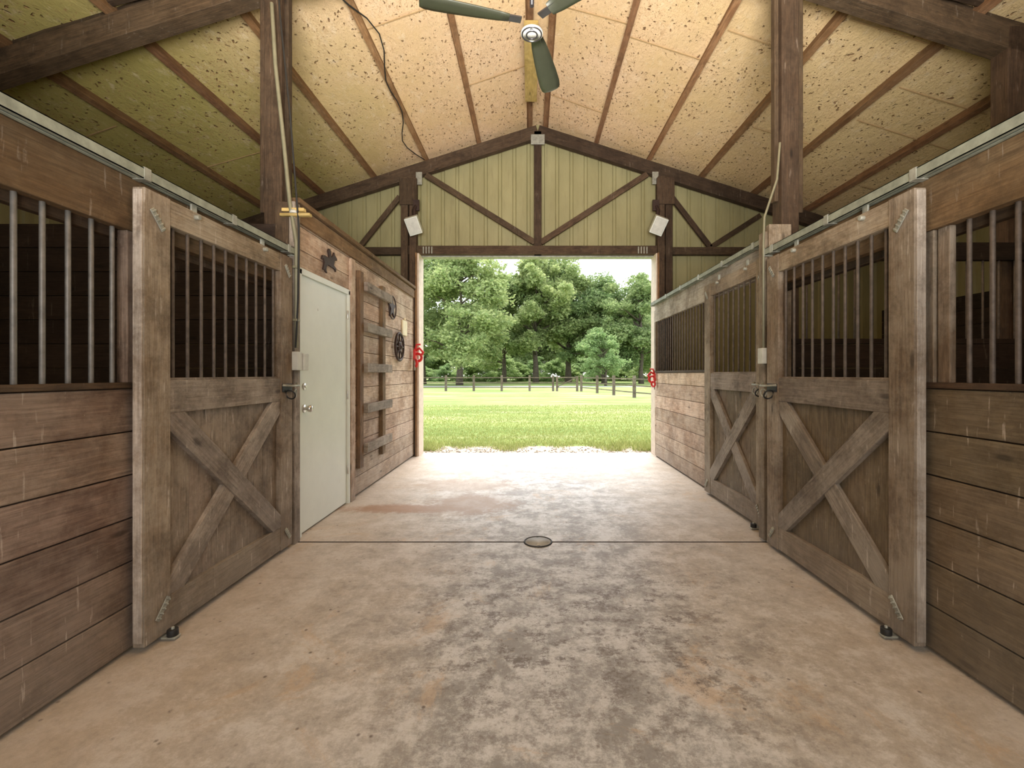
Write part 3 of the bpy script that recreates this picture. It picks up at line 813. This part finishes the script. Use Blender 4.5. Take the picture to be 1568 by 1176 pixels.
def place(name, pr, x, y, sc=1, rot=0, sz=1):
    e = bpy.data.objects.new(name, None); scene.collection.objects.link(e)
    for nm, me in (('trunk', pr[0]), ('foliage', pr[1])):
        o = bpy.data.objects.new(nm, me); scene.collection.objects.link(o); o.parent = e
    e.location = (x, y, -.03); e.scale = (sc, sc, sc*sz); e.rotation_euler = (0, 0, rot)
place('oak_tree', pm[0], -8.6, 54, 1.05, 0.3)
place('oak_tree', pm[1], -14.5, 60, 1.0, 1.2)
place('oak_tree', pm[2], -4.0, 68, 1.1, 2.2, 1.05)
place('oak_tree', pm[3], .8, 66, 1.12, 4.0)
place('oak_tree', pm[1], 6.0, 70, 1.15, 5.0)
place('oak_tree', pm[0], 11.0, 66, 1.0, .7)
place('oak_tree', pm[2], 15.5, 62, 1.05, 2.7)
place('shrub_tree', sm, 8.6, 50.8, 1, .4)
place('oak_tree', pm[3], -22, 70, 1.0, 1)
place('oak_tree', pm[0], 24, 75, 1.0, 5)
e = bpy.data.objects.new('tree_line', None); scene.collection.objects.link(e); e.location = (0, 98, 0)
for i in range(20):
    tm, lm = pm[(0, 2, 0, 3)[i % 4]]; x = -48+i*5+random.uniform(-1.5, 1.5); y = random.uniform(-5, 12); s_ = random.uniform(1.0, 1.22); rz = random.uniform(0, 6)
    if abs(x+5) < 5: s_ *= .8
    for nm, me in (('trunk_%d' % i, tm), ('foliage_%d' % i, lm)):
        o = bpy.data.objects.new(nm, me); scene.collection.objects.link(o); o.parent = e; o.location = (x, y, -1.5); o.scale = (s_, s_, s_*.95); o.rotation_euler = (0, 0, rz)
e = bpy.data.objects.new('hedge_row', None); scene.collection.objects.link(e); e.location = (0, 82, 0)
for i in range(26):
    o = bpy.data.objects.new('bush_%d' % i, sl); scene.collection.objects.link(o); o.parent = e
    s_ = random.uniform(.7, 1.3); o.location = (-42+i*3.3, random.uniform(-3, 3), -1.6); o.scale = (s_*1.3, s_*1.3, s_*.9); o.rotation_euler = (0, 0, random.uniform(0, 6))

def fence(name, pts, h=1.22, diag=False, zs=(.30, .68, 1.06)):
    b = MB(name, [W_FENCE])
    for p in pts: b.box((p[0]-.085, p[1]-.07, -.3), (p[0]+.085, p[1]+.07, h))
    for p, q in zip(pts[:-1], pts[1:]):
        for z in zs: b.beam((p[0], p[1]-.085, z-.03), (q[0], q[1]-.085, z-.03), .065, .025, (0, 1, 0))
    if diag:
        for p, q in zip(pts[:-1], pts[1:]): b.beam((p[0], p[1]-.11, .3), (q[0], q[1]-.11, 1.08), .08, .02, (0, 1, 0))
    return b.done()
fence('paddock_fence', [(-20+i*2.2+.15, 35) for i in range(10)]+[(1.80, 35)])
fence('paddock_gate', [(2.1, 34.9), (3.65, 34.6)], 1.15, True, (.3, .7, 1.08))
fence('paddock_fence', [(3.95, 34.4), (4.7, 31.2), (5.3, 28.2), (5.9, 25.2), (6.6, 22.3), (7.3, 19.4)])

# ------------------------------------------------------------------ world, lights, camera
w = bpy.data.worlds.new('World'); scene.world = w; w.use_nodes = True
nt = w.node_tree; nt.nodes.clear()
sky = nt.nodes.new('ShaderNodeTexSky'); sky.sky_type = 'NISHITA'; sky.sun_disc = False; sky.sun_elevation = math.radians(58); sky.sun_rotation = math.radians(20)
sky.dust_density = 3.5; sky.air_density = 1.0
bg = nt.nodes.new('ShaderNodeBackground'); bg.inputs[1].default_value = .48
mxr = nt.nodes.new('ShaderNodeMix'); mxr.data_type = 'RGBA'; mxr.inputs[0].default_value = .6; mxr.inputs[7].default_value = (5.5, 5.6, 5.6, 1)
nt.links.new(sky.outputs[0], mxr.inputs[6]); nt.links.new(mxr.outputs[2], bg.inputs[0])
wo = nt.nodes.new('ShaderNodeOutputWorld'); nt.links.new(bg.outputs[0], wo.inputs[0])

def light(name, typ, loc, energy, color=(1, 1, 1), rot=(0, 0, 0), **kw):
    l = bpy.data.lights.new(name, typ); l.energy = energy; l.color = color
    for k, v in kw.items(): setattr(l, k, v)
    o = bpy.data.objects.new(name, l); scene.collection.objects.link(o); o.location = loc; o.rotation_euler = rot
    return o
light('sun', 'SUN', (0, 30, 40), 3.0, (1, .96, .9), (math.radians(-38), math.radians(-4), 0), angle=math.radians(28))
light('rear_fill', 'AREA', (.1, -2.2, 1.9), 105, (1, .97, .93), (math.radians(82), 0, 0), shape='RECTANGLE', size=3.4, size_y=2.4)  # added fill behind the camera, brightens the near aisle
light('bounce_fill', 'AREA', (.1, -.6, 1.7), 255, (1, .95, .88), (math.radians(137), 0, 0), shape='RECTANGLE', size=1.6, size_y=1.2, spread=math.radians(100))  # added upward fill behind the camera, brightens the ceiling

cam = bpy.data.cameras.new('camera'); co = bpy.data.objects.new('camera', cam); scene.collection.objects.link(co)
co.location = (0, 0, 1.3); co.rotation_euler = (math.radians(90), 0, 0)
cam.sensor_width = 36; cam.lens = 680/1568*36; cam.shift_x = -28/1568; cam.shift_y = -15/1568; cam.clip_start = .05; cam.clip_end = 500
scene.camera = co
